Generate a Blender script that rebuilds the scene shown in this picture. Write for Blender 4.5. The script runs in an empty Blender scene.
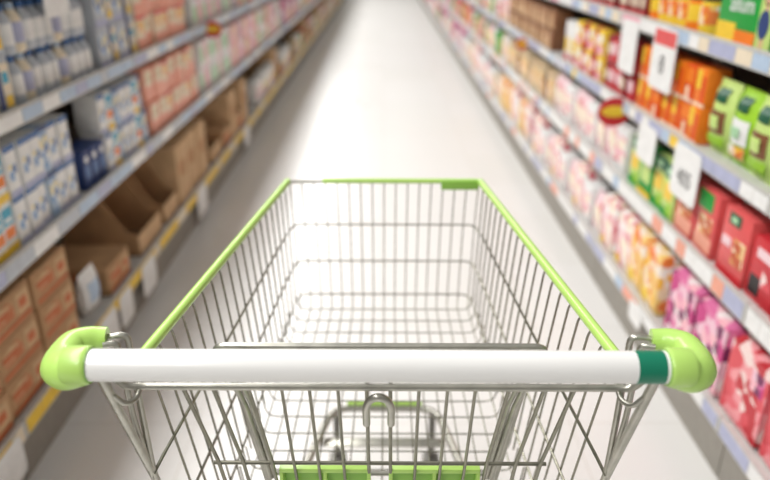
import bpy, bmesh, math, random
from mathutils import Vector, Matrix
random.seed(7)
S = bpy.context.scene
COL = S.collection
PI = math.pi

# ------------------------------------------------------------------ camera, world, lights, exposure
CAM_H = 1.417
cam = bpy.data.cameras.new('camera'); cam_o = bpy.data.objects.new('camera', cam); COL.objects.link(cam_o)
cam.sensor_width = 36.0; cam.sensor_fit = 'HORIZONTAL'; cam.lens = 690.0 / 770.0 * 36.0
cam_o.location = (0, 0, CAM_H)
cam_o.rotation_euler = (PI / 2 - math.radians(23.36), 0, math.radians(-0.17))
cam.clip_start = 0.05; cam.clip_end = 100
cam.dof.use_dof = True; cam.dof.focus_distance = 0.88; cam.dof.aperture_fstop = 2.4
S.camera = cam_o

W = bpy.data.worlds.new('store_ambience'); S.world = W; W.use_nodes = True
bg = W.node_tree.nodes['Background']; bg.inputs[0].default_value = (1.0, 0.965, 0.925, 1); bg.inputs[1].default_value = 0.30

def area(name, loc, rot, sx, sy, power, col=(1, 0.985, 0.955)):
    l = bpy.data.lights.new(name, 'AREA'); l.shape = 'RECTANGLE'; l.size = sx; l.size_y = sy
    l.energy = power; l.color = col
    o = bpy.data.objects.new(name, l); COL.objects.link(o); o.location = loc; o.rotation_euler = rot
    return o
area('light_row_over_left_shelves', (-1.66, 9.0, 3.7), (0, 0, 0), 0.7, 24, 790, (1, 0.99, 0.975))
area('light_row_over_aisle', (0.55, 9.0, 3.8), (0, 0, 0), 0.4, 24, 30)

S.view_settings.view_transform = 'Standard'; S.view_settings.look = 'None'
S.view_settings.exposure = 0.0; S.view_settings.gamma = 1.0
S.view_settings.use_curve_mapping = False

# ------------------------------------------------------------------ materials
_m = {}
def mat(name, rgb, rough=0.5, metal=0.0, vary=0.06, scale=30.0, spec=0.5, coat=0.0):
    """principled material with a faint procedural colour variation of its own"""
    if name in _m: return _m[name]
    m = bpy.data.materials.new(name); m.use_nodes = True
    nt = m.node_tree; b = nt.nodes['Principled BSDF']
    b.inputs['Roughness'].default_value = rough; b.inputs['Metallic'].default_value = metal
    b.inputs['Specular IOR Level'].default_value = spec
    b.inputs['Coat Weight'].default_value = coat
    tc = nt.nodes.new('ShaderNodeTexCoord'); n = nt.nodes.new('ShaderNodeTexNoise'); n.inputs['Scale'].default_value = scale
    r = nt.nodes.new('ShaderNodeValToRGB')
    lo = [max(0, c * (1 - vary)) for c in rgb]; hi = [min(1, c * (1 + vary)) for c in rgb]
    r.color_ramp.elements[0].color = (*lo, 1); r.color_ramp.elements[1].color = (*hi, 1)
    r.color_ramp.elements[0].position = 0.3; r.color_ramp.elements[1].position = 0.7
    nt.links.new(tc.outputs['Object'], n.inputs['Vector']); nt.links.new(n.outputs['Fac'], r.inputs['Fac'])
    nt.links.new(r.outputs['Color'], b.inputs['Base Color'])
    _m[name] = m; return m

def blotch(name, cols, scale=25.0, rough=0.45):
    """printed artwork: cells of several inks"""
    if name in _m: return _m[name]
    m = bpy.data.materials.new(name); m.use_nodes = True
    nt = m.node_tree; b = nt.nodes['Principled BSDF']; b.inputs['Roughness'].default_value = rough
    tc = nt.nodes.new('ShaderNodeTexCoord'); v = nt.nodes.new('ShaderNodeTexVoronoi'); v.inputs['Scale'].default_value = scale
    sp = nt.nodes.new('ShaderNodeSeparateColor')
    r = nt.nodes.new('ShaderNodeValToRGB'); r.color_ramp.interpolation = 'CONSTANT'
    els = r.color_ramp.elements
    while len(els) < len(cols): els.new(0.5)
    for i, c in enumerate(cols):
        els[i].position = i / len(cols); els[i].color = (*c, 1)
    nt.links.new(tc.outputs['Object'], v.inputs['Vector']); nt.links.new(v.outputs['Color'], sp.inputs['Color'])
    nt.links.new(sp.outputs['Red'], r.inputs['Fac']); nt.links.new(r.outputs['Color'], b.inputs['Base Color'])
    _m[name] = m; return m

def lin(r, g, b):
    f = lambda c: (c / 255 / 12.92) if c / 255 <= .04045 else ((c / 255 + .055) / 1.055) ** 2.4
    return (f(r), f(g), f(b))

chrome = mat('zinc_wire', lin(138, 136, 122), 0.34, 0.9, 0.12, 60)
chrome_d = mat('zinc_tube', lin(178, 176, 166), 0.34, 0.9, 0.14, 40)
green = mat('lime_plastic', lin(184, 224, 112), 0.34, 0, 0.02, 20, coat=0.15)
green_d = mat('green_plastic', lin(146, 196, 82), 0.36, 0, 0.03, 20)
white_p = mat('white_plastic', lin(240, 239, 236), 0.28, 0, 0.01, 20, coat=0.3)
teal_p = mat('teal_band', lin(8, 122, 92), 0.35, 0, 0.03, 20)
rubber = mat('grey_rubber', lin(42, 42, 44), 0.7)
fork_m = mat('fork_steel', lin(120, 118, 112), 0.5, 0.8)
shelf_m = mat('shelf_steel', lin(205, 204, 200), 0.45, 0.0)
shelf_back = mat('shelf_back_panel', lin(120, 112, 104), 0.6)
kick_m = mat('kick_plate_grey', lin(150, 145, 136), 0.55)
board = mat('cardboard', lin(186, 146, 106), 0.8, vary=0.12, scale=12)
board_l = mat('cardboard_pale', lin(205, 170, 130), 0.8, vary=0.1, scale=12)
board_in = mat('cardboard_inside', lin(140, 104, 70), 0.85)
P = {k: mat('ink_' + k, lin(*v), 0.42) for k, v in dict(
    white=(240, 240, 238), cream=(236, 222, 196), blue=(70, 110, 165), navy=(38, 62, 118), teal=(60, 165, 195), paleblue=(180, 200, 222),
    lavender=(178, 182, 210), yellow=(245, 205, 60), orange=(245, 130, 30), deeporange=(230, 85, 15), red=(205, 45, 55), darkred=(140, 30, 38),
    peach=(240, 165, 140), pink=(240, 175, 188), palepink=(246, 215, 220), magenta=(205, 40, 130), lime=(160, 210, 50), green=(20, 160, 60),
    darkgreen=(20, 90, 60), mint=(170, 215, 170), brown=(130, 85, 55), tan=(200, 160, 115), silver=(190, 196, 204), black=(35, 32, 34),
    coral=(226, 92, 92), grey=(150, 150, 150), skin=(228, 180, 150), beige=(220, 200, 165), palegreen=(200, 225, 130)).items()}
P['flower'] = blotch('flower_print', [lin(*c) for c in ((205, 50, 130), (245, 200, 215), (250, 235, 235), (230, 120, 170), (120, 40, 90), (248, 190, 200))], 26)
P['berries'] = blotch('berry_print', [lin(*c) for c in ((225, 80, 90), (245, 160, 165), (250, 225, 220), (235, 110, 120), (200, 50, 60))], 28)
P['citrus'] = blotch('citrus_print', [lin(*c) for c in ((250, 190, 60), (250, 225, 190), (240, 130, 60), (250, 240, 230), (245, 205, 120))], 30)
P['sweets'] = blotch('sweets_print', [lin(*c) for c in ((250, 225, 228), (245, 190, 195), (255, 250, 245), (225, 120, 130), (250, 235, 210))], 34)
P['noodles'] = blotch('noodle_print', [lin(*c) for c in ((240, 210, 150), (225, 160, 90), (250, 235, 200), (200, 90, 50))], 40)
P['weave'] = blotch('woven_print', [lin(*c) for c in ((150, 95, 60), (215, 175, 130), (120, 72, 45), (235, 205, 165), (175, 120, 80))], 32)
P['bluemix'] = blotch('dairy_print', [lin(*c) for c in ((235, 238, 240), (120, 160, 205), (245, 245, 240), (200, 215, 230), (70, 110, 170), (240, 225, 170))], 40)
P['rust'] = mat('ink_rust', lin(196, 108, 66), .7)
P['boxprint'] = blotch('carton_print', [lin(*c) for c in ((190, 150, 108), (196, 120, 80), (190, 150, 108), (205, 170, 130), (180, 140, 100))], 22, 0.8)

# ------------------------------------------------------------------ helpers
def mk(name, bm, mats, parent=None, loc=None, smooth=True):
    me = bpy.data.meshes.new(name); bm.normal_update(); bm.to_mesh(me); bm.free()
    for m in (mats if isinstance(mats, (list, tuple)) else [mats]): me.materials.append(m)
    if smooth:
        for p in me.polygons: p.use_smooth = True
        try: me.set_sharp_from_angle(angle=math.radians(40))
        except Exception: pass
    o = bpy.data.objects.new(name, me); COL.objects.link(o)
    if parent: o.parent = parent
    if loc: o.location = loc
    return o

def tag(o, label=None, cat=None, group=None, kind=None):
    if label: o['label'] = label
    if cat: o['category'] = cat
    if group: o['group'] = group
    if kind: o['kind'] = kind
    return o

def thing(name, loc, rotz=0):
    o = bpy.data.objects.new(name, None); COL.objects.link(o); o.location = loc; o.rotation_euler = (0, 0, rotz)
    o.empty_display_size = 0.1
    return o

def box(bm, x0, x1, y0, y1, z0, z1, mi=0, bevel=0.0):
    vs = [bm.verts.new((x, y, z)) for x in (x0, x1) for y in (y0, y1) for z in (z0, z1)]
    idx = [(0, 1, 3, 2), (4, 6, 7, 5), (0, 4, 5, 1), (2, 3, 7, 6), (0, 2, 6, 4), (1, 5, 7, 3)]
    fs = [bm.faces.new([vs[i] for i in f]) for f in idx]
    for f in fs: f.material_index = mi
    if bevel > 0:
        es = list({e for f in fs for e in f.edges})
        r = bmesh.ops.bevel(bm, geom=es, offset=bevel, segments=2, affect='EDGES', profile=0.5)
        for f in r['faces']: f.material_index = mi

def fillet(pts, r, n=5, closed=False):
    pts = [Vector(p) for p in pts]; out = []
    N = len(pts)
    for i, p in enumerate(pts):
        if not closed and i in (0, N - 1): out.append(p); continue
        a = pts[(i - 1) % N] - p; b = pts[(i + 1) % N] - p
        d = min(r, a.length * .45, b.length * .45)
        A = p + a.normalized() * d; B = p + b.normalized() * d
        for k in range(n + 1):
            t = k / n
            out.append(A * (1 - t) ** 2 + p * 2 * t * (1 - t) + B * t * t)
    return out

def tube(bm, pts, r, seg=8, fil=0.0, closed=False, mi=0, n=5):
    pts = [Vector(p) for p in pts]
    if fil > 0: pts = fillet(pts, fil, n, closed)
    N = len(pts); rs = r if isinstance(r, (list, tuple)) else [r] * N
    rings = []; up = None
    for i, p in enumerate(pts):
        if closed: t = (pts[(i + 1) % N] - pts[(i - 1) % N])
        else: t = pts[min(i + 1, N - 1)] - pts[max(i - 1, 0)]
        t.normalize()
        if up is None:
            up = Vector((0, 0, 1)) if abs(t.z) < 0.9 else Vector((0, 1, 0))
        u = (up - t * up.dot(t))
        if u.length < 1e-5: u = t.orthogonal()
        u.normalize(); up = u; v = t.cross(u)
        rings.append([bm.verts.new(p + (u * math.cos(2 * PI * k / seg) + v * math.sin(2 * PI * k / seg)) * rs[i]) for k in range(seg)])
    M = N if closed else N - 1
    for i in range(M):
        a, b = rings[i], rings[(i + 1) % N]
        for k in range(seg):
            f = bm.faces.new((a[k], a[(k + 1) % seg], b[(k + 1) % seg], b[k])); f.material_index = mi
    if not closed:
        bm.faces.new(list(reversed(rings[0]))).material_index = mi
        bm.faces.new(rings[-1]).material_index = mi

def rlist(pts, rs_ctrl):
    """radius along a polyline, interpolated from control values"""
    n = len(pts); m = len(rs_ctrl) - 1; out = []
    for i in range(n):
        t = i / (n - 1) * m; k = min(int(t), m - 1); out.append(rs_ctrl[k] * (1 - (t - k)) + rs_ctrl[k + 1] * (t - k))
    return out

def lathe(bm, prof, cx=0, cy=0, seg=16, mi=0, mis=None):
    rings = [[bm.verts.new((cx + r * math.cos(2 * PI * k / seg), cy + r * math.sin(2 * PI * k / seg), z)) for k in range(seg)] for r, z in prof]
    for i in range(len(rings) - 1):
        for k in range(seg):
            f = bm.faces.new((rings[i][k], rings[i][(k + 1) % seg], rings[i + 1][(k + 1) % seg], rings[i + 1][k]))
            f.material_index = mis[i] if mis else mi
    bm.faces.new(list(reversed(rings[0]))).material_index = mis[0] if mis else mi
    bm.faces.new(rings[-1]).material_index = mis[-1] if mis else mi

# ------------------------------------------------------------------ floor and end wall
def floor_mat():
    m = bpy.data.materials.new('polished_floor'); m.use_nodes = True; nt = m.node_tree; b = nt.nodes['Principled BSDF']
    tc = nt.nodes.new('ShaderNodeTexCoord')
    br = nt.nodes.new('ShaderNodeTexBrick'); br.offset = 0
    br.inputs['Scale'].default_value = 1.0; br.inputs['Brick Width'].default_value = 0.6; br.inputs['Row Height'].default_value = 0.6
    br.inputs['Mortar Size'].default_value = 0.002
    br.inputs['Color1'].default_value = (*lin(233, 231, 228), 1); br.inputs['Color2'].default_value = (*lin(230, 228, 224), 1)
    br.inputs['Mortar'].default_value = (*lin(215, 210, 203), 1)
    n = nt.nodes.new('ShaderNodeTexNoise'); n.inputs['Scale'].default_value = 1.3; n.inputs['Detail'].default_value = 4
    mr = nt.nodes.new('ShaderNodeMapRange'); mr.inputs['To Min'].default_value = 0.24; mr.inputs['To Max'].default_value = 0.36
    nt.links.new(tc.outputs['Object'], br.inputs['Vector']); nt.links.new(tc.outputs['Object'], n.inputs['Vector'])
    nt.links.new(n.outputs['Fac'], mr.inputs['Value']); nt.links.new(mr.outputs['Result'], b.inputs['Roughness'])
    nt.links.new(br.outputs['Color'], b.inputs['Base Color']); b.inputs['Specular IOR Level'].default_value = 0.5
    return m
bm = bmesh.new(); box(bm, -3.2, 3.2, -1.5, 24.0, -0.06, 0.0)
tag(mk('floor', bm, floor_mat(), smooth=False), kind='structure')
bm = bmesh.new(); box(bm, -3.2, 3.2, 24.0, 24.12, -0.06, 3.4)
tag(mk('wall_back', bm, mat('wall_paint', lin(238, 236, 230), 0.7, vary=.02), smooth=False), kind='structure')

# ------------------------------------------------------------------ shelving bays
XL, XR = 0.99, 0.93          # how far each price rail stands from the aisle's centre
BAY = 1.25; DEPTH = 0.46
LT = [(0.150, 0.210), (0.585, 0.640), (0.955, 1.005), (1.330, 1.385)]   # rail bottoms and tops on the left
RT = [(0.160, 0.215), (0.508, 0.570), (0.808, 0.858), (1.120, 1.172), (1.440, 1.492)]
ORD = ['first', 'second', 'third', 'fourth', 'fifth', 'sixth', 'seventh', 'eighth', 'ninth', 'tenth', 'eleventh', 'twelfth', 'thirteenth',
       'fourteenth', 'fifteenth', 'sixteenth', 'seventeenth', 'eighteenth', 'nineteenth', 'twentieth']
TENS = {2: 'twenty', 3: 'thirty', 4: 'forty', 5: 'fifty', 6: 'sixty', 7: 'seventy'}
def ordinal(i):                       # i from 0
    if i < 20: return ORD[i]
    t, u = divmod(i + 1, 10)
    return (TENS[t][:-1] + 'ieth') if u == 0 else TENS[t] + '-' + ORD[u - 1]

rail_pals = {
    'L': [['yellow', 'yellow', 'cream', 'yellow'], ['lavender', 'paleblue', 'lavender', 'white', 'silver'], ['paleblue', 'white', 'lavender', 'silver'], ['white', 'silver']],
    'R': [['white', 'paleblue', 'white', 'white', 'lavender', 'peach'], ['white', 'paleblue', 'lavender', 'white', 'white', 'peach'], ['paleblue', 'yellow', 'white', 'lavender', 'white', 'pink', 'white'],
          ['white', 'lavender', 'pink', 'cream', 'yellow', 'paleblue', 'white'], ['white']]}
def shelving(side):
    """one bay in its own frame: rail face at local x = 0, body behind it towards -x, aisle at +x, runs along +y"""
    tiers = LT if side == 'L' else RT
    rnd = random.Random(3 if side == 'L' else 11)
    r = thing('shelving_unit', (0, 0, 0))
    H = 1.95
    b = bmesh.new(); box(b, -DEPTH - .03, -DEPTH, .002, BAY - .002, .02, H); mk('back_panel', b, shelf_back, r, smooth=False)
    for y in (0.002, BAY - 0.034):
        b = bmesh.new(); box(b, -DEPTH, -DEPTH + .06, y, y + .032, 0, H, bevel=.002); mk('upright', b, shelf_m, r, smooth=False)
    b = bmesh.new(); box(b, -.045, -.03, .003, BAY - .003, 0, tiers[0][0] + .01); mk('kick_plate', b, kick_m, r, smooth=False)
    for i, (z0, z1) in enumerate(tiers):
        b = bmesh.new(); box(b, -DEPTH, -.006, .003, BAY - .003, z1 - .032, z1 - .012, bevel=.002)
        sh = mk('shelf', b, shelf_m, r, smooth=False)
        b = bmesh.new(); box(b, -.006, 0, .003, BAY - .003, z0, z1, 0, .0015)
        box(b, -.012, 0.002, .003, BAY - .003, z1 - .006, z1, 0)
        pal = rail_pals[side][i]; names = sorted(set(pal)); y = .01
        while y < BAY - .05:
            w = rnd.choice((.07, .09, .12, .16)); w = min(w, BAY - .01 - y)
            box(b, 0, .0016, y, y + w - .004, z0 + .006, z1 - .009, 1 + names.index(rnd.choice(pal)))
            y += w
        mk('price_rail', b, [shelf_m] + [P[n] for n in names], sh, smooth=False)
    return r

def copy_tree(o, parent=None):
    c = o.copy(); COL.objects.link(c)
    if parent: c.parent = parent
    for ch in o.children: copy_tree(ch, c)
    return c

NB = 16; Y0 = 0.30
for side, sgn, X in (('L', -1, XL), ('R', 1, XR)):
    proto = shelving(side)
    kids = list(proto.children)
    for i in range(NB):
        o = proto if i == 0 else copy_tree(proto)
        if side == 'L': o.location = (-X, Y0 + i * BAY, 0)
        else:
            o.location = (X, Y0 + (i + 1) * BAY, 0); o.rotation_euler = (0, 0, PI)
        tag(o, f"white steel shelving bay of the {'left' if side == 'L' else 'right'} aisle wall, {ordinal(i)} bay from the camera", 'shelf', f"shelving bays on the {'left' if side == 'L' else 'right'} side")

# ------------------------------------------------------------------ goods: prototypes (front faces local +x, centred on y, base z=0)
KIND = {}
def pack(kind, name, desc, cat, w, h, d, base, prints=(), bevel=.003, shape='box', side_prints=False):
    mats = [P.get(base) or _m[base]]; b = bmesh.new()
    if shape == 'box':
        box(b, -d, 0, -w / 2, w / 2, 0, h, 0, bevel)
    elif shape == 'pouch':       # pillow bag with crimped top and bottom seams
        prof = [(0, .06), (.05, .10), (.14, .75), (.5, 1.0), (.82, .72), (.93, .10), (1.0, .05)]
        ny = 6; rows = []
        for t, k in prof:
            row = []
            for j in range(ny + 1):
                u = j / ny; bulge = math.sin(PI * (.08 + .84 * u)) ** .6
                row.append((b.verts.new((-d / 2 + d / 2 * k * bulge, (u - .5) * w, t * h)), b.verts.new((-d / 2 - d / 2 * k * bulge, (u - .5) * w, t * h))))
            rows.append(row)
        for i in range(len(rows) - 1):
            for j in range(ny):
                b.faces.new((rows[i][j][0], rows[i][j + 1][0], rows[i + 1][j + 1][0], rows[i + 1][j][0]))
                b.faces.new((rows[i][j][1], rows[i + 1][j][1], rows[i + 1][j + 1][1], rows[i][j + 1][1]))
            for j in (0, ny):
                b.faces.new((rows[i][j][0], rows[i + 1][j][0], rows[i + 1][j][1], rows[i][j][1]))
        for i in (0, -1):
            for j in range(ny): b.faces.new((rows[i][j][0], rows[i][j + 1][0], rows[i][j + 1][1], rows[i][j][1]))
    for ip, (u0, v0, u1, v1, m) in enumerate(prints):
        if m not in [x for x in mats]:
            mm = P.get(m) or _m[m]
            if mm not in mats: mats.append(mm)
        mi = mats.index(P.get(m) or _m[m])
        if shape == 'box':
            box(b, -.001, .0008 + .0004 * ip, (u0 - .5) * w, (u1 - .5) * w, v0 * h, v1 * h, mi)
            if side_prints and u0 == .06 and v0 > .2: box(b, -d + .01, -.01, -w / 2 - .0008, -w / 2 + .001, v0 * h, v1 * h, mi)
        else:
            # oval or square patch lying on the bulged face
            def bulge_at(u, v):
                kk = 0
                for a in range(len(prof) - 1):
                    if prof[a][0] <= v <= prof[a + 1][0]:
                        s = (v - prof[a][0]) / (prof[a + 1][0] - prof[a][0]); kk = prof[a][1] * (1 - s) + prof[a + 1][1] * s
                return -d / 2 + d / 2 * kk * math.sin(PI * (.08 + .84 * min(max(u, 0), 1))) ** .6 + .003 + .0012 * ip
            g = [[b.verts.new((bulge_at(u0 + (u1 - u0) * a / 4, v0 + (v1 - v0) * c / 4), ((u0 + (u1 - u0) * a / 4) - .5) * w, (v0 + (v1 - v0) * c / 4) * h)) for a in range(5)] for c in range(5)]
            for c in range(4):
                for a in range(4):
                    b.faces.new((g[c][a], g[c][a + 1], g[c + 1][a + 1], g[c + 1][a])).material_index = mi
    bmesh.ops.recalc_face_normals(b, faces=b.faces[:])
    o = mk(name, b, mats)
    KIND[kind] = dict(o=o, used=False, name=name, desc=desc, cat=cat, w=w, h=h, d=d)
    return o

def bottle(kind, name, desc, cat, r, h, body, label, capm, jar=False):
    b = bmesh.new()
    if jar: prof = [(r * .9, 0), (r, .01), (r, h * .25), (r * 1.01, h * .25), (r * 1.01, h * .68), (r, h * .68), (r, h * .76), (r * .82, h * .80)]
    else: prof = [(r * .88, 0), (r, .008), (r, h * .2), (r * 1.01, h * .2), (r * 1.01, h * .62), (r, h * .62), (r * .95, h * .7), (r * .5, h * .84), (r * .42, h * .88)]
    n = len(prof) - 1; mis = [0] * n; mis[3] = 1; mis = mis[:n]
    lathe(b, prof, -r, 0, 16, mis=mis)
    o = mk(name, b, [P[body], P[label]])
    b = bmesh.new(); cr = r * (.9 if jar else .5); z0 = h * (.79 if jar else .865)
    lathe(b, [(cr, z0), (cr, h * .985), (cr * .9, h)], -r, 0, 14)
    mk('lid' if jar else 'cap', b, P[capm], o)
    KIND[kind] = dict(o=o, used=False, name=name, desc=desc, cat=cat, w=2 * r, h=h, d=2 * r)

# left side
pack('dairyA', 'drink_carton', 'white and teal drink carton', 'carton', .062, .142, .09, 'white', [(.08, .55, .92, .9, 'teal'), (.1, .3, .9, .5, 'orange'), (0, .0, 1, .16, 'yellow'), (.2, .62, .8, .7, 'white')])
pack('dairyB', 'drink_carton', 'white drink carton with pale blue print', 'carton', .062, .142, .09, 'white', [(.0, .88, 1, 1, 'blue'), (.2, .3, .8, .62, 'bluemix'), (0, .0, 1, .12, 'lavender')])
pack('dairyC', 'drink_carton', 'blue and white speckled drink carton', 'carton', .062, .142, .09, 'paleblue', [(.12, .1, .88, .86, 'bluemix'), (0, .9, 1, 1, 'navy')])
pack('dairyN', 'drink_carton', 'navy blue drink carton', 'carton', .062, .135, .09, 'navy', [(.2, .3, .8, .6, 'blue'), (.3, .7, .7, .85, 'white')])
pack('dairyT', 'milk_carton', 'tall silver and navy milk carton', 'carton', .075, .15, .075, 'silver', [(.0, .0, .3, 1, 'navy'), (.36, .3, .95, .85, 'cream'), (.4, .08, .9, .28, 'yellow'), (.4, .5, .8, .7, 'teal')])
bottle('milkbottle', 'milk_bottle', 'small silver milk bottle', 'bottle', .028, .135, 'silver', 'white', 'blue')
bottle('milkbottle2', 'milk_bottle', 'small cream milk bottle', 'bottle', .028, .135, 'cream', 'lavender', 'paleblue')
pack('greyblue', 'milk_tin_box', 'grey blue milk powder box', 'box', .11, .145, .08, 'silver', [(.1, .3, .9, .8, 'bluemix'), (0, 0, 1, .15, 'lavender')])
pack('peach', 'juice_carton', 'cream and salmon juice carton', 'carton', .10, .14, .09, 'cream', [(.0, .0, 1, .36, 'peach'), (.2, .5, .8, .85, 'citrus'), (.0, .9, 1, 1, 'coral')])
pack('peachbig', 'juice_carton', 'salmon pink juice carton', 'carton', .12, .145, .09, 'peach', [(.1, .45, .9, .9, 'cream'), (.2, .55, .8, .8, 'beige')])
pack('mint', 'tea_box', 'white tea box with mint green panel', 'box', .11, .14, .08, 'white', [(.1, .2, .9, .75, 'mint')])
pack('pinkwhite', 'tea_box', 'pale pink tea box', 'box', .11, .14, .08, 'palepink', [(.15, .25, .85, .7, 'pink')])
pack('cbox', 'cardboard_box', 'brown cardboard box with rust print', 'box', .225, .112, .34, 'cardboard', [(.06, .35, .6, .8, 'boxprint'), (.64, .3, .94, .85, 'cardboard_pale'), (.70, .42, .88, .66, 'rust'), (.10, .50, .44, .66, 'rust'), (.06, .1, .94, .2, 'rust')], bevel=.004, side_prints=True)
pack('cbox2', 'cardboard_box', 'tall plain tan cardboard box', 'box', .20, .30, .30, 'cardboard_pale', [(.2, .45, .8, .7, 'boxprint')], bevel=.004)
pack('bag', 'snack_pouch', 'pale blue and white snack pouch', 'bag', .12, .16, .06, 'white', [(.15, .3, .85, .75, 'paleblue')], shape='pouch')
# right side
pack('sachet', 'cereal_sachet_box', 'dark red sachet box', 'box', .055, .105, .06, 'darkred', [(.15, .3, .85, .7, 'cream'), (.2, .05, .8, .2, 'coral')])
bottle('jar', 'spread_jar', 'yellow spread jar with black lid', 'jar', .042, .12, 'yellow', 'citrus', 'black', jar=True)
bottle('jar2', 'spread_jar', 'orange spread jar with dark green lid', 'jar', .042, .12, 'orange', 'yellow', 'darkgreen', jar=True)
pack('weave', 'biscuit_pack', 'brown biscuit pack with cream checks', 'pack', .13, .11, .10, 'brown', [(.04, .08, .96, .88, 'weave')])
pack('whitebox', 'cereal_box', 'white cereal box with yellow disc', 'box', .10, .20, .07, 'white', [(.1, .25, .8, .6, 'yellow'), (.1, .05, .9, .2, 'red')])
pack('redbox', 'cereal_box', 'red cereal box with white label', 'box', .08, .11, .07, 'red', [(.15, .3, .85, .7, 'palepink'), (0, .85, 1, 1, 'darkred')])
pack('ybox', 'cereal_box', 'yellow and pink cereal box', 'box', .09, .11, .07, 'yellow', [(.1, .05, .9, .4, 'pink'), (.2, .5, .8, .8, 'white')])
pack('orange', 'drink_powder_box', 'bright orange drink powder box', 'box', .075, .112, .07, 'orange', [(.08, .45, .5, .95, 'yellow'), (.55, .1, .92, .8, 'deeporange'), (0, 0, 1, .08, 'cream')])
pack('orange2', 'drink_powder_box', 'deep orange drink powder box', 'box', .075, .112, .07, 'deeporange', [(.1, .5, .9, .9, 'orange'), (.3, .1, .6, .4, 'citrus'), (0, 0, 1, .08, 'cream')])
pack('lime', 'snack_pouch', 'lime green pouch with white oval', 'bag', .12, .21, .07, 'lime', [(.1, .3, .9, .62, 'white'), (.25, .72, .75, .9, 'darkgreen'), (.2, .1, .9, .28, 'citrus'), (.3, .38, .7, .52, 'mint')], shape='pouch')
pack('lime2', 'snack_pouch', 'pale green pouch with brown print', 'bag', .12, .21, .07, 'palegreen', [(.15, .3, .85, .6, 'brown'), (.25, .72, .75, .9, 'darkgreen'), (.1, .08, .9, .26, 'lime'), (.3, .36, .7, .54, 'palegreen')], shape='pouch')
pack('yg', 'soup_pack', 'yellow green soup pack', 'pack', .10, .185, .06, 'palegreen', [(.0, .74, 1, 1, 'darkgreen'), (.15, .8, .6, .92, 'mint'), (.1, .35, .8, .65, 'yellow'), (.0, .0, .8, .18, 'green'), (.5, .1, .9, .3, 'lime')])
pack('reddish', 'noodle_box', 'coral noodle box with green corner', 'box', .13, .195, .07, 'coral', [(.06, .06, .94, .30, 'peach'), (.2, .3, .85, .6, 'noodles'), (.0, .68, .75, .96, 'green')])
pack('red', 'noodle_box', 'red noodle box with dark green badge', 'box', .14, .195, .07, 'coral', [(.0, .0, 1, .12, 'red'), (.2, .78, .62, .95, 'darkgreen'), (.5, .25, .92, .62, 'noodles'), (.08, .45, .4, .58, 'palepink'), (.3, .82, .5, .9, 'mint')])
pack('red2', 'noodle_box', 'crimson noodle box with black print', 'box', .13, .17, .07, 'red', [(.1, .1, .5, .4, 'black'), (.5, .3, .9, .7, 'berries'), (.2, .7, .8, .85, 'palepink')])
pack('flower', 'tissue_pack', 'magenta flower printed tissue pack', 'pack', .20, .24, .10, 'flower', [(.02, .04, .98, .96, 'flower')], bevel=.02)
pack('berries', 'tissue_pack', 'rose pink printed tissue pack', 'pack', .20, .24, .10, 'berries', [(.02, .04, .98, .96, 'berries'), (.6, .6, .9, .85, 'flower')], bevel=.02)
pack('citrus', 'tissue_pack', 'yellow orange fruit printed pack', 'pack', .15, .23, .10, 'citrus', [(.05, .1, .95, .9, 'citrus'), (.1, .08, .5, .3, 'yellow')], bevel=.015)
pack('palepack', 'tissue_pack', 'white tissue pack with yellow spot', 'pack', .16, .23, .10, 'sweets', [(.1, .2, .9, .85, 'sweets'), (.1, .05, .4, .2, 'yellow')], bevel=.015)
pack('sweets', 'sweets_bag', 'pale pink sweets bag', 'bag', .14, .19, .06, 'palepink', [(.1, .15, .9, .85, 'sweets')], shape='pouch')
pack('rosewhite', 'wafer_box', 'white wafer box with rose stripe', 'box', .13, .18, .08, 'white', [(.1, .2, .9, .8, 'sweets'), (0, .4, 1, .5, 'pink')])
pack('beige', 'rusk_box', 'beige rusk box with cream label', 'box', .14, .18, .08, 'beige', [(.12, .2, .88, .75, 'citrus'), (0, .88, 1, 1, 'tan')])
pack('green', 'tea_pack', 'leaf green tea pack with yellow label', 'pack', .12, .17, .08, 'green', [(.15, .3, .85, .7, 'palegreen'), (0, 0, 1, .12, 'yellow')])

def put(kind, side, y, z, label, group, inset=.021, jit=.012, yaw=None):
    K = KIND[kind]; src = K['o']
    if not K['used']: o = src; K['used'] = True
    else: o = copy_tree(src)
    X = (XL if side == 'L' else XR) + inset + random.random() * jit
    o.location = (-X if side == 'L' else X, y, z)
    a = random.uniform(-.03, .03) if yaw is None else yaw
    if K['name'] == 'cardboard_box': a *= .3
    o.rotation_euler = (0, 0, a if side == 'L' else PI + a)
    tag(o, label, K['cat'], group)
    return o

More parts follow.
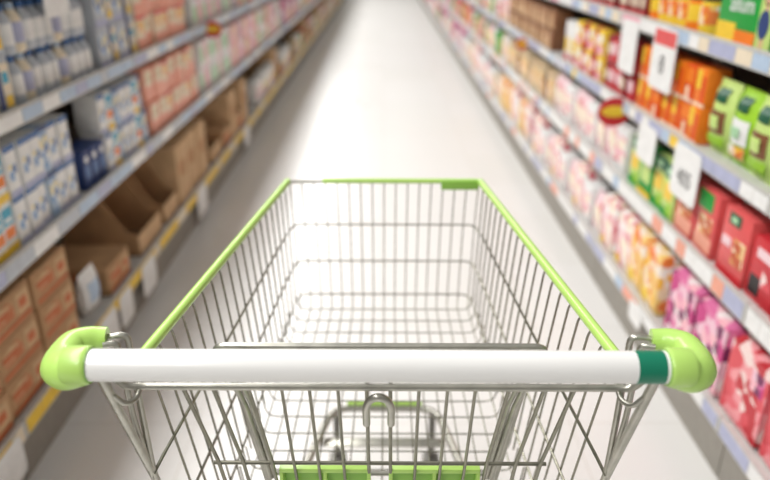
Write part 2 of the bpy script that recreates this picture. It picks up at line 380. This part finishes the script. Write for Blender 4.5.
TIERNAME = {('L', 0): 'bottom left shelf', ('L', 1): 'middle left shelf', ('L', 2): 'upper left shelf', ('L', 3): 'top left shelf',
            ('R', 0): 'bottom right shelf', ('R', 1): 'second right shelf', ('R', 2): 'third right shelf', ('R', 3): 'fourth right shelf'}
COUNT = {}
def run(side, tier, y0, y1, kinds, rows=1, gap=.004, inset=.021, drop=0.0, scale_gap=1.0):
    """a run of goods along one shelf from y0 to y1; kinds are cycled or chosen; rows = how many high"""
    z0 = (LT if side == 'L' else RT)[tier][1] - .012 + .0005
    y = y0; rnd = random
    i = 0
    while True:
        k = kinds[i % len(kinds)] if not isinstance(kinds, tuple) else rnd.choice(kinds)
        w = KIND[k]['w']
        if y + w > y1 + .01: break
        z = z0
        for r in range(rows):
            if r == rows - 1 and rows > 1 and rnd.random() < drop: continue
            key = (side, tier, k, r); c = COUNT.get(key, 0); COUNT[key] = c + 1
            rowtxt = '' if rows == 1 else (' lower layer' if r == 0 else (' upper layer' if r == rows - 1 else ' middle layer'))
            TN = TIERNAME[(side, tier)]
            put(k, side, y + w / 2, z, f"{KIND[k]['desc']}, {ordinal(c)} such along {TN}{rowtxt}", f"{KIND[k]['name'].replace('_', ' ')}s on the {TN}", inset)
            z += KIND[k]['h'] + .0005
        y += w + gap; i += 1

# left, third shelf up (blue and silver dairy, then peach juice, tea)
run('L', 2, 1.30, 1.92, ['dairyT', 'dairyT', 'dairyA'], 2)
run('L', 2, 1.94, 2.50, ['milkbottle', 'milkbottle2', 'milkbottle', 'milkbottle'], 2)
run('L', 2, 2.54, 2.92, ['greyblue', 'dairyT'], 2)
run('L', 2, 2.96, 3.80, ['peach', 'peachbig', 'peach'], 2)
run('L', 2, 3.86, 4.6, ['mint', 'pinkwhite'], 2)
run('L', 2, 4.62, 8.0, ('pinkwhite', 'mint', 'peach', 'greyblue', 'whitebox'), 1)
# left, middle shelf
run('L', 1, 1.25, 1.50, ['dairyC', 'dairyB'], 2)
run('L', 1, 1.52, 1.84, ['dairyA', 'dairyB', 'dairyA', 'dairyA', 'dairyB'], 2)
run('L', 1, 1.86, 2.22, ['dairyB', 'dairyB', 'dairyC'], 2)
run('L', 1, 2.25, 2.44, ['dairyN'], 1)
run('L', 1, 2.46, 2.95, ['dairyB', 'dairyA', 'dairyC', 'dairyB'], 2)
run('L', 1, 2.98, 3.86, ['peachbig', 'peachbig', 'peach'], 2)
run('L', 1, 3.90, 4.7, ['mint', 'pinkwhite', 'mint'], 2)
run('L', 1, 4.72, 7.2, ('pinkwhite', 'peach', 'mint', 'pinkwhite'), 2, drop=.3)
run('L', 1, 7.22, 12.5, ('pinkwhite', 'peach', 'greyblue', 'redbox', 'whitebox', 'beige', 'flower'), 1, gap=.03)
# left, bottom shelf
run('L', 0, .85, 2.10, ['cbox'], 3, gap=.008)
run('L', 0, 2.13, 2.26, ['bag'], 1)
run('L', 0, 2.29, 2.55, ['cbox'], 1)
run('L', 0, 3.25, 3.9, ['cbox2'], 1)
run('L', 0, 4.3, 5.2, ['cbox', 'cbox2'], 1, drop=.5)
run('L', 0, 5.6, 8.2, ('cbox2', 'whitebox', 'rosewhite', 'cbox'), 1, gap=.05)
run('L', 0, 8.3, 18.5, ('cbox2', 'whitebox', 'rosewhite', 'green', 'red', 'beige', 'palepack', 'cbox'), 1, gap=.10)
# right, fourth shelf up
run('R', 3, 3.0, 4.6, ['sachet', 'sachet', 'sachet'], 2)
run('R', 3, 2.66, 2.98, ['sachet'], 2)
run('R', 3, 2.12, 2.64, ['jar', 'jar2', 'jar', 'jar'], 2)
run('R', 3, 1.30, 1.72, ['ybox', 'redbox'], 2)
run('R', 3, 4.7, 6.0, ['redbox', 'ybox'], 1)
# right, third shelf up
run('R', 2, 1.285, 2.03, ['lime', 'lime2'], 1)
run('R', 2, 2.05, 2.62, ['orange', 'orange2', 'orange'], 2)
run('R', 2, 2.66, 3.02, ['redbox', 'sachet', 'redbox'], 2)
run('R', 2, 3.06, 3.5, ['ybox', 'redbox'], 2)
run('R', 2, 3.52, 3.76, ['whitebox'], 1)
run('R', 2, 4.02, 5.5, ['weave'], 2)
run('R', 2, 5.55, 9.0, ('sweets', 'green', 'redbox', 'rosewhite', 'lime', 'palepack', 'beige'), 1, gap=.015)
# right, second shelf up
run('R', 1, 1.20, 1.80, ['red', 'red', 'red2', 'red'], 1, gap=.012)
run('R', 1, 1.83, 2.10, ['reddish'], 1, gap=.012)
run('R', 1, 2.12, 2.62, ['yg', 'yg', 'green'], 1, gap=.012)
run('R', 1, 2.64, 3.9, ['rosewhite', 'sweets', 'sweets'], 1)
run('R', 1, 3.92, 5.2, ['beige', 'weave', 'beige'], 1)
run('R', 1, 5.22, 8.0, ('sweets', 'beige', 'rosewhite', 'redbox', 'green', 'ybox'), 1, gap=.02)
run('R', 1, 8.05, 13.5, ('sweets', 'rosewhite', 'red', 'green', 'citrus', 'flower'), 1, gap=.06)
# right, bottom shelf
run('R', 0, 1.00, 1.64, ['berries'], 1, gap=.01)
run('R', 0, 1.64, 2.10, ['flower'], 1, gap=.01)
run('R', 0, 2.12, 2.62, ['citrus', 'citrus', 'palepack'], 1, gap=.01)
run('R', 0, 2.64, 4.4, ['palepack', 'sweets', 'rosewhite'], 1, gap=.02)
run('R', 0, 4.45, 8.4, ('rosewhite', 'beige', 'sweets', 'palepack', 'citrus'), 1, gap=.03)
run('R', 0, 8.5, 18.5, ('rosewhite', 'beige', 'sweets', 'palepack', 'red', 'green', 'dairyT', 'flower'), 1, gap=.12)

for k in [k for k, v in KIND.items() if not v['used']]:
    o = KIND[k]['o']
    for ch in list(o.children): bpy.data.objects.remove(ch)
    bpy.data.objects.remove(o)

# open cardboard trays with torn slanting sides on the lower left shelf
def display_tray(y, w, label, rest):
    t = thing('display_tray', (-XL - .03, y, LT[0][1] - .0115))
    hb, hf, d = .26, .09, .32
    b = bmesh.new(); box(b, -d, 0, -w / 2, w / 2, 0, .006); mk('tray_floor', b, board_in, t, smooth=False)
    b = bmesh.new(); box(b, -.006, 0, -w / 2, w / 2, .006, hf); mk('front_flap', b, board_l, t, smooth=False)
    for s in (-1, 1):
        b = bmesh.new(); y0, y1 = sorted((s * w / 2, s * (w / 2 - .006)))
        prof = [(-d, .006), (-.006, .006), (-.006, hf), (-.05, hf + .02), (-.10, hb - .07), (-.14, hb), (-.18, hb - .05), (-.24, hb), (-d, hb)]
        A = [b.verts.new((x, y0, z)) for x, z in prof]; B = [b.verts.new((x, y1, z)) for x, z in prof]
        b.faces.new(A); b.faces.new(list(reversed(B)))
        for i in range(len(prof)):
            j = (i + 1) % len(prof); b.faces.new((A[j], A[i], B[i], B[j]))
        mk('side_wall', b, board, t, smooth=False)
    b = bmesh.new(); box(b, -d, -d + .006, -w / 2 + .006, w / 2 - .006, .006, hb); mk('rear_wall', b, board, t, smooth=False)
    tag(t, label, 'tray', 'open cardboard trays on the lower left shelf')
    return t
display_tray(2.80, .30, 'open cardboard tray with torn sides, beside the low box on the bottom left shelf', 0)
display_tray(3.12, .22, 'open cardboard tray standing before the tall tan box on the bottom left shelf', 0)
display_tray(4.10, .26, 'open cardboard tray between tall tan boxes, farther along the bottom left shelf', 0)

# large green cereal carton with white lettering and printed woman in a blue dress
t = thing('cereal_carton', (XR + .024, 1.90, RT[3][1] - .0115), PI)
b = bmesh.new(); box(b, -.09, 0, -.15, .15, 0, .24, 0, .003)
mk('carton', b, P['green'], t)
b = bmesh.new()
box(b, 0, .0012, .075, .149, .0, .24, 2)      # pale strip near the camera end carries the figure
box(b, 0, .0012, -.149, -.04, .0, .055, 0)
box(b, 0, .0012, -.04, .07, .0, .04, 1)
mk('printed_panel', b, [P['yellow'], P['orange'], P['palegreen']], t, smooth=False)
b = bmesh.new()
def disc(b, y, z, ry, rz, x, mi, n=20):
    a = [b.verts.new((x, y + ry * math.cos(2 * PI * k / n), z + rz * math.sin(2 * PI * k / n))) for k in range(n)]
    f = b.faces.new(a); f.material_index = mi
disc(b, .108, .142, .020, .032, .0022, 2); disc(b, .108, .135, .012, .019, .0025, 1)
box(b, .0012, .0020, .100, .116, .08, .12, 1)
disc(b, .106, .066, .026, .036, .0028, 0)
for lx in (.096, .110): box(b, .0012, .0020, lx, lx + .008, .0, .04, 1)
mk('printed_figure', b, [P['navy'], P['skin'], P['brown']], t, smooth=False)
cu = bpy.data.curves.new('lettering', 'FONT'); cu.body = 'allum'; cu.size = .062; cu.extrude = .0006; cu.align_x = 'CENTER'
tmp = bpy.data.objects.new('tmp', cu); COL.objects.link(tmp)
dg = bpy.context.evaluated_depsgraph_get(); me = bpy.data.meshes.new_from_object(tmp.evaluated_get(dg)); bpy.data.objects.remove(tmp)
me.materials.clear(); me.materials.append(P['white'])
lo = bpy.data.objects.new('lettering', me); COL.objects.link(lo); lo.parent = t
lo.matrix_local = Matrix(((0, 0, 1, .0016), (1, 0, 0, -.02), (0, 1, 0, .085), (0, 0, 0, 1)))
tag(t, 'large green cereal carton with white lettering and printed figure in blue, fourth right shelf', 'box')

# hanging price cards and round wobblers
def card(side, y, ztop, w, h, label, text=None, head=None, lab_w=.0):
    X = XL if side == 'L' else XR
    t = thing('price_card', (-(X - .004) if side == 'L' else X - .004, y, ztop - h), 0 if side == 'L' else PI)
    b = bmesh.new()
    n = 6; r = .02
    pts = []
    for cy_, cz_, a0 in ((w / 2 - r, r, -PI / 2), (w / 2 - r, h - r, 0), (-w / 2 + r, h - r, PI / 2), (-w / 2 + r, r, PI)):
        for k in range(n + 1):
            a = a0 + PI / 2 * k / n; pts.append((cy_ + r * math.cos(a), cz_ + r * math.sin(a)))
    A = [b.verts.new((0, y_, z_)) for y_, z_ in pts]; B = [b.verts.new((.0015, y_, z_)) for y_, z_ in pts]
    b.faces.new(list(reversed(A))); b.faces.new(B)
    for i in range(len(pts)):
        j = (i + 1) % len(pts); b.faces.new((A[i], A[j], B[j], B[i]))
    mk('card', b, P['white'], t, smooth=False)
    if head:
        b = bmesh.new(); box(b, .0015, .0022, -w / 2 + .01, w / 2 - .01, h * .72, h * .96); mk('heading_strip', b, P[head], t, smooth=False)
    if text:
        cu = bpy.data.curves.new('numerals', 'FONT'); cu.body = text; cu.size = h * .42; cu.extrude = .0004; cu.align_x = 'CENTER'
        tmp = bpy.data.objects.new('tmp', cu); COL.objects.link(tmp)
        dg = bpy.context.evaluated_depsgraph_get(); me = bpy.data.meshes.new_from_object(tmp.evaluated_get(dg)); bpy.data.objects.remove(tmp)
        me.materials.clear(); me.materials.append(P['black'])
        lo = bpy.data.objects.new('numerals', me); COL.objects.link(lo); lo.parent = t
        lo.matrix_local = Matrix(((0, 0, 1, .0021), (1, 0, 0, 0), (0, 1, 0, h * .28), (0, 0, 0, 1)))
    tag(t, label, 'price card', 'white price cards hanging from the shelf rails')
    return t
card('R', 2.02, .845, .19, .165, 'white price card reading 405 hanging above the coral noodle boxes on the right', '405')
card('R', 2.36, .83, .17, .13, 'blank white price card hanging just beyond the 405 card on the right')
card('R', 2.33, 1.160, .20, .20, 'white price card with red heading and numeral 8 above the orange boxes', '8', 'coral')
card('R', 2.68, 1.150, .18, .19, 'tall blank white price card hanging beside the dark red sachet boxes')
card('R', 2.22, .20, .12, .08, 'small white price card on the bottom rail under the citrus printed packs')
card('L', 2.20, 1.36, .17, .15, 'white card with dark square hanging from the top left rail nearest the camera', None, None)
card('L', 2.64, 1.36, .17, .12, 'second white card hanging from the top left rail')
card('L', 2.16, .195, .16, .14, 'white price card on the yellow rail below the pale blue pouch on the left')
card('L', 2.34, .195, .13, .13, 'white price card on the yellow rail below the low cardboard box on the left')
card('L', 2.62, .195, .17, .14, 'white price card on the yellow rail below the first torn cardboard tray')
card('L', 3.55, .20, .20, .15, 'white price card on the yellow rail below the tall tan boxes, left side')
card('L', 4.9, .20, .20, .14, 'white price card farthest along the yellow rail on the left')
card('L', 1.42, .195, .18, .12, 'white price card nearest the camera on the yellow left rail')

def wobbler(side, y, z, r, label):
    X = XL if side == 'L' else XR; s = 1 if side == 'L' else -1
    t = thing('shelf_wobbler', (-X if side == 'L' else X, y, z), 0)
    b = bmesh.new(); tube(b, [(0, 0, .03), (s * .02, 0, .028), (s * .04, 0, .005)], .0012, 5); mk('spring_strip', b, P['white'], t)
    b = bmesh.new()
    bmesh.ops.create_cone(b, segments=28, radius1=r, radius2=r, depth=.002, cap_ends=True, matrix=Matrix.Translation((s * .03, -.002, -.02)) @ Matrix.Rotation(PI / 2, 4, 'X') @ Matrix.Diagonal((1.05, .92, 1, 1)))
    mk('red_disc', b, P['red'], t, smooth=False)
    b = bmesh.new()
    bmesh.ops.create_cone(b, segments=24, radius1=r * .72, radius2=r * .72, depth=.001, cap_ends=True, matrix=Matrix.Translation((s * .03, -.0036, -.018)) @ Matrix.Rotation(PI / 2, 4, 'X') @ Matrix.Diagonal((1.15, .5, 1, 1)))
    mk('yellow_oval', b, P['yellow'], t, smooth=False)
    tag(t, label, 'sign', 'red and yellow shelf wobblers')
wobbler('R', 2.66, .83, .062, 'red oval shelf wobbler with yellow centre on the right, before the dark red boxes')
wobbler('R', 4.6, .83, .04, 'smaller red oval shelf wobbler farther along the right shelves')
wobbler('L', 4.05, .985, .05, 'red oval shelf wobbler above the mint tea boxes on the left')

# ------------------------------------------------------------------ shopping cart (aisle frame, mesh data relative to y = 1)
OY = 1.0
cart = thing('shopping_cart', (-0.002, OY, 0), -0.0099)
def cmk(name, bm_, m, parent=None, label=None):
    if parent is None or parent is cart:
        for v in bm_.verts: v.co.y -= OY
        o = mk(name, bm_, m, cart)
    else:
        for v in bm_.verts: v.co.y -= OY
        o = mk(name, bm_, m, parent)
    if label: o['label'] = label
    return o
tag(cart, 'wire shopping cart with white handlebar, lime green rim and green corner grips in the aisle', 'shopping cart')

HY, HZ = 0.597, 1.0185
# rim half width, bottom half width and heights along the basket (t=0 rear, 1 front)
YR, YF = 0.672, 1.4375
ZR, ZF = 0.955, 0.935
WR, WF = 0.2925, 0.210
BR, BF = 0.250, 0.200
ZBR, ZBF = 0.520, 0.637
def lerp(a, b, t): return a + (b - a) * t
def rim_pt(t, s): return Vector((s * lerp(WR, WF, t), lerp(YR, YF, t), lerp(ZR, ZF, t)))
def side_pt(t, h, s):
    """h: 1 at the rim, 0 at the basket floor"""
    top = rim_pt(t, s); bot = Vector((s * lerp(BR, BF, t), lerp(YR + .06, YF - .01, t), lerp(ZBR, ZBF, t)))
    k = 1 - h; c = bot.lerp(top, h); return c
def side_at(t, z, s):
    top = rim_pt(t, s); zb = lerp(ZBR, ZBF, t); return side_pt(t, (z - zb) / (top.z - zb), s)

# handlebar
b = bmesh.new(); tube(b, [(-.306, HY, HZ), (.262, HY, HZ)], .0168, 32); bar = cmk('handlebar', b, white_p)
b = bmesh.new(); tube(b, [(.262, HY, HZ), (.2905, HY, HZ)], .0170, 32); cmk('colour_band', b, teal_p, None, 'dark green end band of the handlebar')
b = bmesh.new(); tube(b, [(.2905, HY, HZ), (.2945, HY, HZ)], .0172, 32); cmk('end_ring', b, white_p)
for s in (-1, 1):
    b = bmesh.new()
    xi = .2945
    ctrl = [(s * .3055, .668, 1.008), (s * .320, .666, 1.009), (s * .337, .656, 1.009), (s * .340, .630, 1.006), (s * .3335, .610, 1.005), (s * .320, .602, 1.007), (s * .306, .600, 1.012)]
    path = fillet(ctrl, .02, 6)
    tube(b, path, rlist(path, [.0120, .0140, .0160, .0175, .0205, .0205, .0180]), 24)
    tube(b, [(s * (xi + .000), HY, HZ), (s * (xi + .0015), HY, HZ), (s * (xi + .004), HY, HZ), (s * .3165, HY, HZ), (s * .3200, HY, HZ)], [.0190, .0200, .0203, .0200, .0185], 32)
    g = cmk('corner_grip', b, green)
    bmesh_ring = bmesh.new(); tube(bmesh_ring, [(s * (xi - .001), HY, HZ), (s * (xi + .0012), HY, HZ)], .0188, 32); cmk('grip_collar', bmesh_ring, green_d, g)

# frame tubes: rod out of the grip that turns down as the rear edge of the side panel
for s in (-1, 1):
    b = bmesh.new()
    tube(b, [(s * .306, .668, 1.008), (s * .284, .672, 1.010), (s * .2865, .680, .90), (s * .2875, .6875, .80), (s * .268, .715, .60), (s * .250, .74, .51)], .0040, 10, .014)
    tube(b, [(s * .306, .655, 1.006), (s * .292, .660, 1.006), (s * .2925, .668, .90), (s * .2885, .684, .80)], .0036, 10, .014)
    cmk('side_post', b, chrome_d)
    b = bmesh.new()
    tube(b, [(s * .290, .604, 1.000), (s * .290, .697, .778), (s * .285, .80, .50), (s * .272, .93, .29)], .0052, 12, .06)
    cmk('frame_leg', b, chrome_d)
    # small hook bracket joining leg and post
    b = bmesh.new()
    tube(b, [(s * .287, .618, .966), (s * .278, .622, .950), (s * .271, .640, .946), (s * .269, .655, .960)], .0031, 10, .008)
    cmk('hook_bracket', b, chrome_d)
    # lower link strut
# rim rod
b = bmesh.new()
tube(b, [rim_pt(0, -1), rim_pt(1, -1), rim_pt(1, 1), rim_pt(0, 1)], .0036, 10, .022, n=6); cmk('rim_rod', b, chrome_d)
# green rim sleeves
for s in (-1, 1):
    b = bmesh.new(); p0, p1 = rim_pt(.0, s), rim_pt(.995, s)
    up = Vector((0, 0, .0015))
    tube(b, [p0 + up, p1 + up], .0072, 14); cmk('rim_sleeve', b, green)
b = bmesh.new(); tube(b, [Vector((-.135, YF, ZF + .002)), Vector((.205, YF, ZF + .002))], .0056, 12); cmk('front_rim_sleeve', b, green)
b = bmesh.new(); box(b, .125, .207, YF - .010, YF + .008, ZF - .016, ZF + .006, 0, .003); cmk('front_clip', b, green_d)

# basket front panel: uprights that bend and run on into the floor
fx = [-.2 + i * .4 / 16 for i in range(17)]
rW = .0014
b = bmesh.new()
for x in fx[0:]:
    tx = x / .2
    tube(b, [(tx * .207, YF, ZF - .002), (tx * .203, YF, .835), (tx * .197, YF - .004, ZBF + .012), (tx * .194, YF - .028, ZBF)], rW, 6, .02, n=3)
for z in (.835, .745, .659):
    p = side_at(1, z, 1).x
    k = .055
    tube(b, [(-p, YF - k, z), (-p + .003, YF - .002, z), (p - .003, YF - .002, z), (p, YF - k, z)], .0019, 8, .028, n=6)
cmk('front_panel', b, chrome)
# basket floor
b = bmesh.new()
def floor_z(y):
    t = (y - (YR + .06)) / ((YF - .01) - (YR + .06)); return lerp(ZBR, ZBF, t), lerp(BR, BF, t)
for x in fx:
    tx = x / .2
    z1, w1 = floor_z(.74)
    tube(b, [(tx * .194, YF - .028, ZBF), (tx * w1 * .98, .74, z1)], rW, 6)
y = YF - .034
while y > .74:
    z, w = floor_z(y)
    zs = z + .0030; k = .030
    ends = [(-w - .003, y, zs + .05), (-w * .985, y, zs), (w * .985, y, zs), (w + .003, y, zs + .05)]
    tube(b, ends, rW, 6, .02, n=3)
    y -= .0405
cmk('floor_panel', b, chrome)
# side panels
for s in (-1, 1):
    b = bmesh.new()
    N = 20
    for i in range(1, N):
        t = i / N
        q = t ** 1.0
        pts = [side_pt(q, 1.0, s), side_pt(q, .965, s) + Vector((0, .011, 0)), side_pt(q, .5, s) + Vector((0, .012, 0)), side_pt(q, .06, s) + Vector((0, .012, 0))]
        pts[-1].z += 0
        tube(b, pts, .0017, 6, .012, n=3)
    for z0, z1 in ((.835, .812), (.745, .706), (.659, .600)):
        ts = [(i / 8) for i in range(9)]
        pts = []
        for t in ts:
            t2 = .012 + t * (1 - .012 - .07)
            zz = lerp(z1, z0, t2); p = side_at(t2, zz, s); pts.append(p)
        if z0 > .8: pts.insert(0, Vector((s * .286, .684, .798)))
        tube(b, pts, .0022, 8)
    cmk('side_panel', b, chrome)

# rear gate
g0 = Vector((0, .650, .955)); g1 = Vector((0, .698, .807)); gd = (g1 - g0)
def gate(x, v, off=0): p = g0 + gd * v; return Vector((x, p.y + off, p.z))
b = bmesh.new()
tube(b, [(-.292, .640, .972), (-.284, .645, .958), (-.268, .650, .955), (.268, .650, .955), (.284, .645, .958), (.292, .640, .972)], .0043, 12, .008)
gate_rail = cmk('gate_rail', b, chrome_d)
b = bmesh.new()
for px in (-.222, -.188, -.148, -.110, -.0785, -.046, .046, .0785, .110, .148, .188, .222):
    outer = abs(px) > .14
    sh = .93 if outer else 1.0
    tube(b, [gate(px, 0), gate(px * (sh), 1.0), gate(px * (sh * .97), 2.6)], .0026 if outer else .0021, 8)
for v, w in ((1.06, .215), (1.62, .21), (2.15, .205), (2.6, .20)):
    tube(b, [gate(-w, v, .004), gate(w, v, .004)], .0026, 8)
cmk('gate_wires', b, chrome, gate_rail)
b = bmesh.new()       # upright pair in the middle
for x in (-.0135, .0135):
    tube(b, [gate(x, -.28, .012), gate(x, 0, .006), gate(x * 1.05, 1.2, .004), gate(x, 2.5, .004)], .0024, 8)
cmk('centre_wires', b, chrome, gate_rail)
b = bmesh.new()
tube(b, [gate(-.0145, .42, -.006), gate(-.0145, .20, -.008), gate(-.0105, .10, -.009), gate(0, .05, -.009), gate(.0105, .10, -.009), gate(.0145, .20, -.008), gate(.0145, .42, -.006)], .0046, 12, .008)
cmk('gate_hook', b, chrome_d, gate_rail)

# folded child seat frame in front of the gate
seat_root_b = bmesh.new()
c0, c1 = Vector((0, .766, .936)), Vector((0, .812, .66))
tube(seat_root_b, [(-.168, c1.y, c1.z), (-.196, .778, .880), (-.2205, c0.y, c0.z), (.2205, c0.y, c0.z), (.196, .778, .880), (.168, c1.y, c1.z)], .0048, 12, .022, n=6)
seat_frame = cmk('child_seat_frame', seat_root_b, chrome_d)
for s in (-1, 1):
    b = bmesh.new()
    tube(b, [(s * .190, .700, .962), (s * .176, .742, .86), (s * .160, .785, .700)], .0040, 10)
    tube(b, [(s * .182, .702, .962), (s * .168, .744, .86), (s * .154, .787, .700)], .0034, 10)
    cmk('seat_arm', b, chrome_d, seat_frame)
b = bmesh.new()
for x in (-.05, -.10, .05, .10):
    pass
tube(b, [(-.17, .806, .69), (.17, .806, .69)], .0036, 8)
cmk('seat_cross_bar', b, chrome_d, seat_frame)
# green leg-opening flaps
for s in (-1, 1):
    b = bmesh.new()
    x0, x1 = sorted((s * .012, s * .132))
    p = gate(0, 1.16, .0); zt = p.z; yy = p.y + .004
    box(b, x0, x1, yy, yy + .016, zt - .007, zt, 0, .0015)
    box(b, x0, x0 + .005, yy, yy + .016, zt - .07, zt - .006, 0, .001)
    box(b, x1 - .005, x1, yy, yy + .016, zt - .07, zt - .006, 0, .001)
    xm = (x0 + x1) / 2; box(b, xm - .0025, xm + .0025, yy, yy + .014, zt - .07, zt - .006, 0, .001)
    f = cmk('leg_opening_flap', b, green)
    b = bmesh.new(); box(b, x0 + .004, x1 - .004, yy + .013, yy + .017, zt - .07, zt - .006, 0); cmk('flap_panel', b, green_d, f)

# undercarriage
b = bmesh.new()
ch = [(-.285, .60, .20), (-.275, .80, .245), (-.185, 1.25, .295), (-.132, 1.455, .318), (.132, 1.455, .318), (.185, 1.25, .295), (.275, .80, .245), (.285, .60, .20)]
tube(b, ch, .0095, 14, .05, n=7)
chassis = cmk('undercarriage_frame', b, chrome_d)
b = bmesh.new(); box(b, -.15, .15, 1.345, 1.375, .284, .290, 0, .001); cmk('cross_plate', b, chrome_d)
b = bmesh.new(); tube(b, [(-.095, 1.458, .331), (.095, 1.458, .331)], .0065, 10); cmk('bumper_strip', b, green)
b = bmesh.new()
for y in (.70, .80, .90, 1.00, 1.10, 1.20):
    w = lerp(.285, .185, (y - .62) / .63); tube(b, [(-w, y, lerp(.215, .29, (y - .6) / .65)), (w, y, lerp(.215, .29, (y - .6) / .65))], .003, 6)
cmk('rack_wires', b, chrome)
def caster(x, y, top):
    b = bmesh.new()
    tube(b, [(x, y - .03, top), (x, y - .03, .150)], .009, 12)
    box(b, x - .022, x + .022, y - .05, y - .012, .140, .150, 0, .003)
    for s in (-1, 1):
        xx0, xx1 = sorted((x + s * .022, x + s * .018)); 
        vs = [(y - .05, .149), (y - .012, .149), (y + .018, .064), (y - .006, .056)]
        A = [b.verts.new((xx0, q, z)) for q, z in vs]; B = [b.verts.new((xx1, q, z)) for q, z in vs]
        b.faces.new(A); b.faces.new(list(reversed(B)))
        for i in range(4):
            j = (i + 1) % 4; b.faces.new((A[j], A[i], B[i], B[j]))
    c = cmk('caster', b, fork_m)
    b = bmesh.new()
    M = Matrix.Translation((x, y, .0625)) @ Matrix.Rotation(PI / 2, 4, 'Y')
    prof = [(.020, -.012), (.056, -.012), (.062, -.008), (.0625, 0), (.062, .008), (.056, .012), (.020, .012)]
    seg = 28; rings = [[b.verts.new(M @ Vector((r * math.cos(2 * PI * k / seg), r * math.sin(2 * PI * k / seg), z))) for k in range(seg)] for r, z in prof]
    for i in range(len(rings) - 1):
        for k in range(seg): b.faces.new((rings[i][k], rings[i][(k + 1) % seg], rings[i + 1][(k + 1) % seg], rings[i + 1][k]))
    b.faces.new(list(reversed(rings[0]))); b.faces.new(rings[-1])
    cmk('wheel', b, rubber, c)
for s in (-1, 1):
    caster(s * .125, 1.500, .30)
    caster(s * .272, .66, .21)
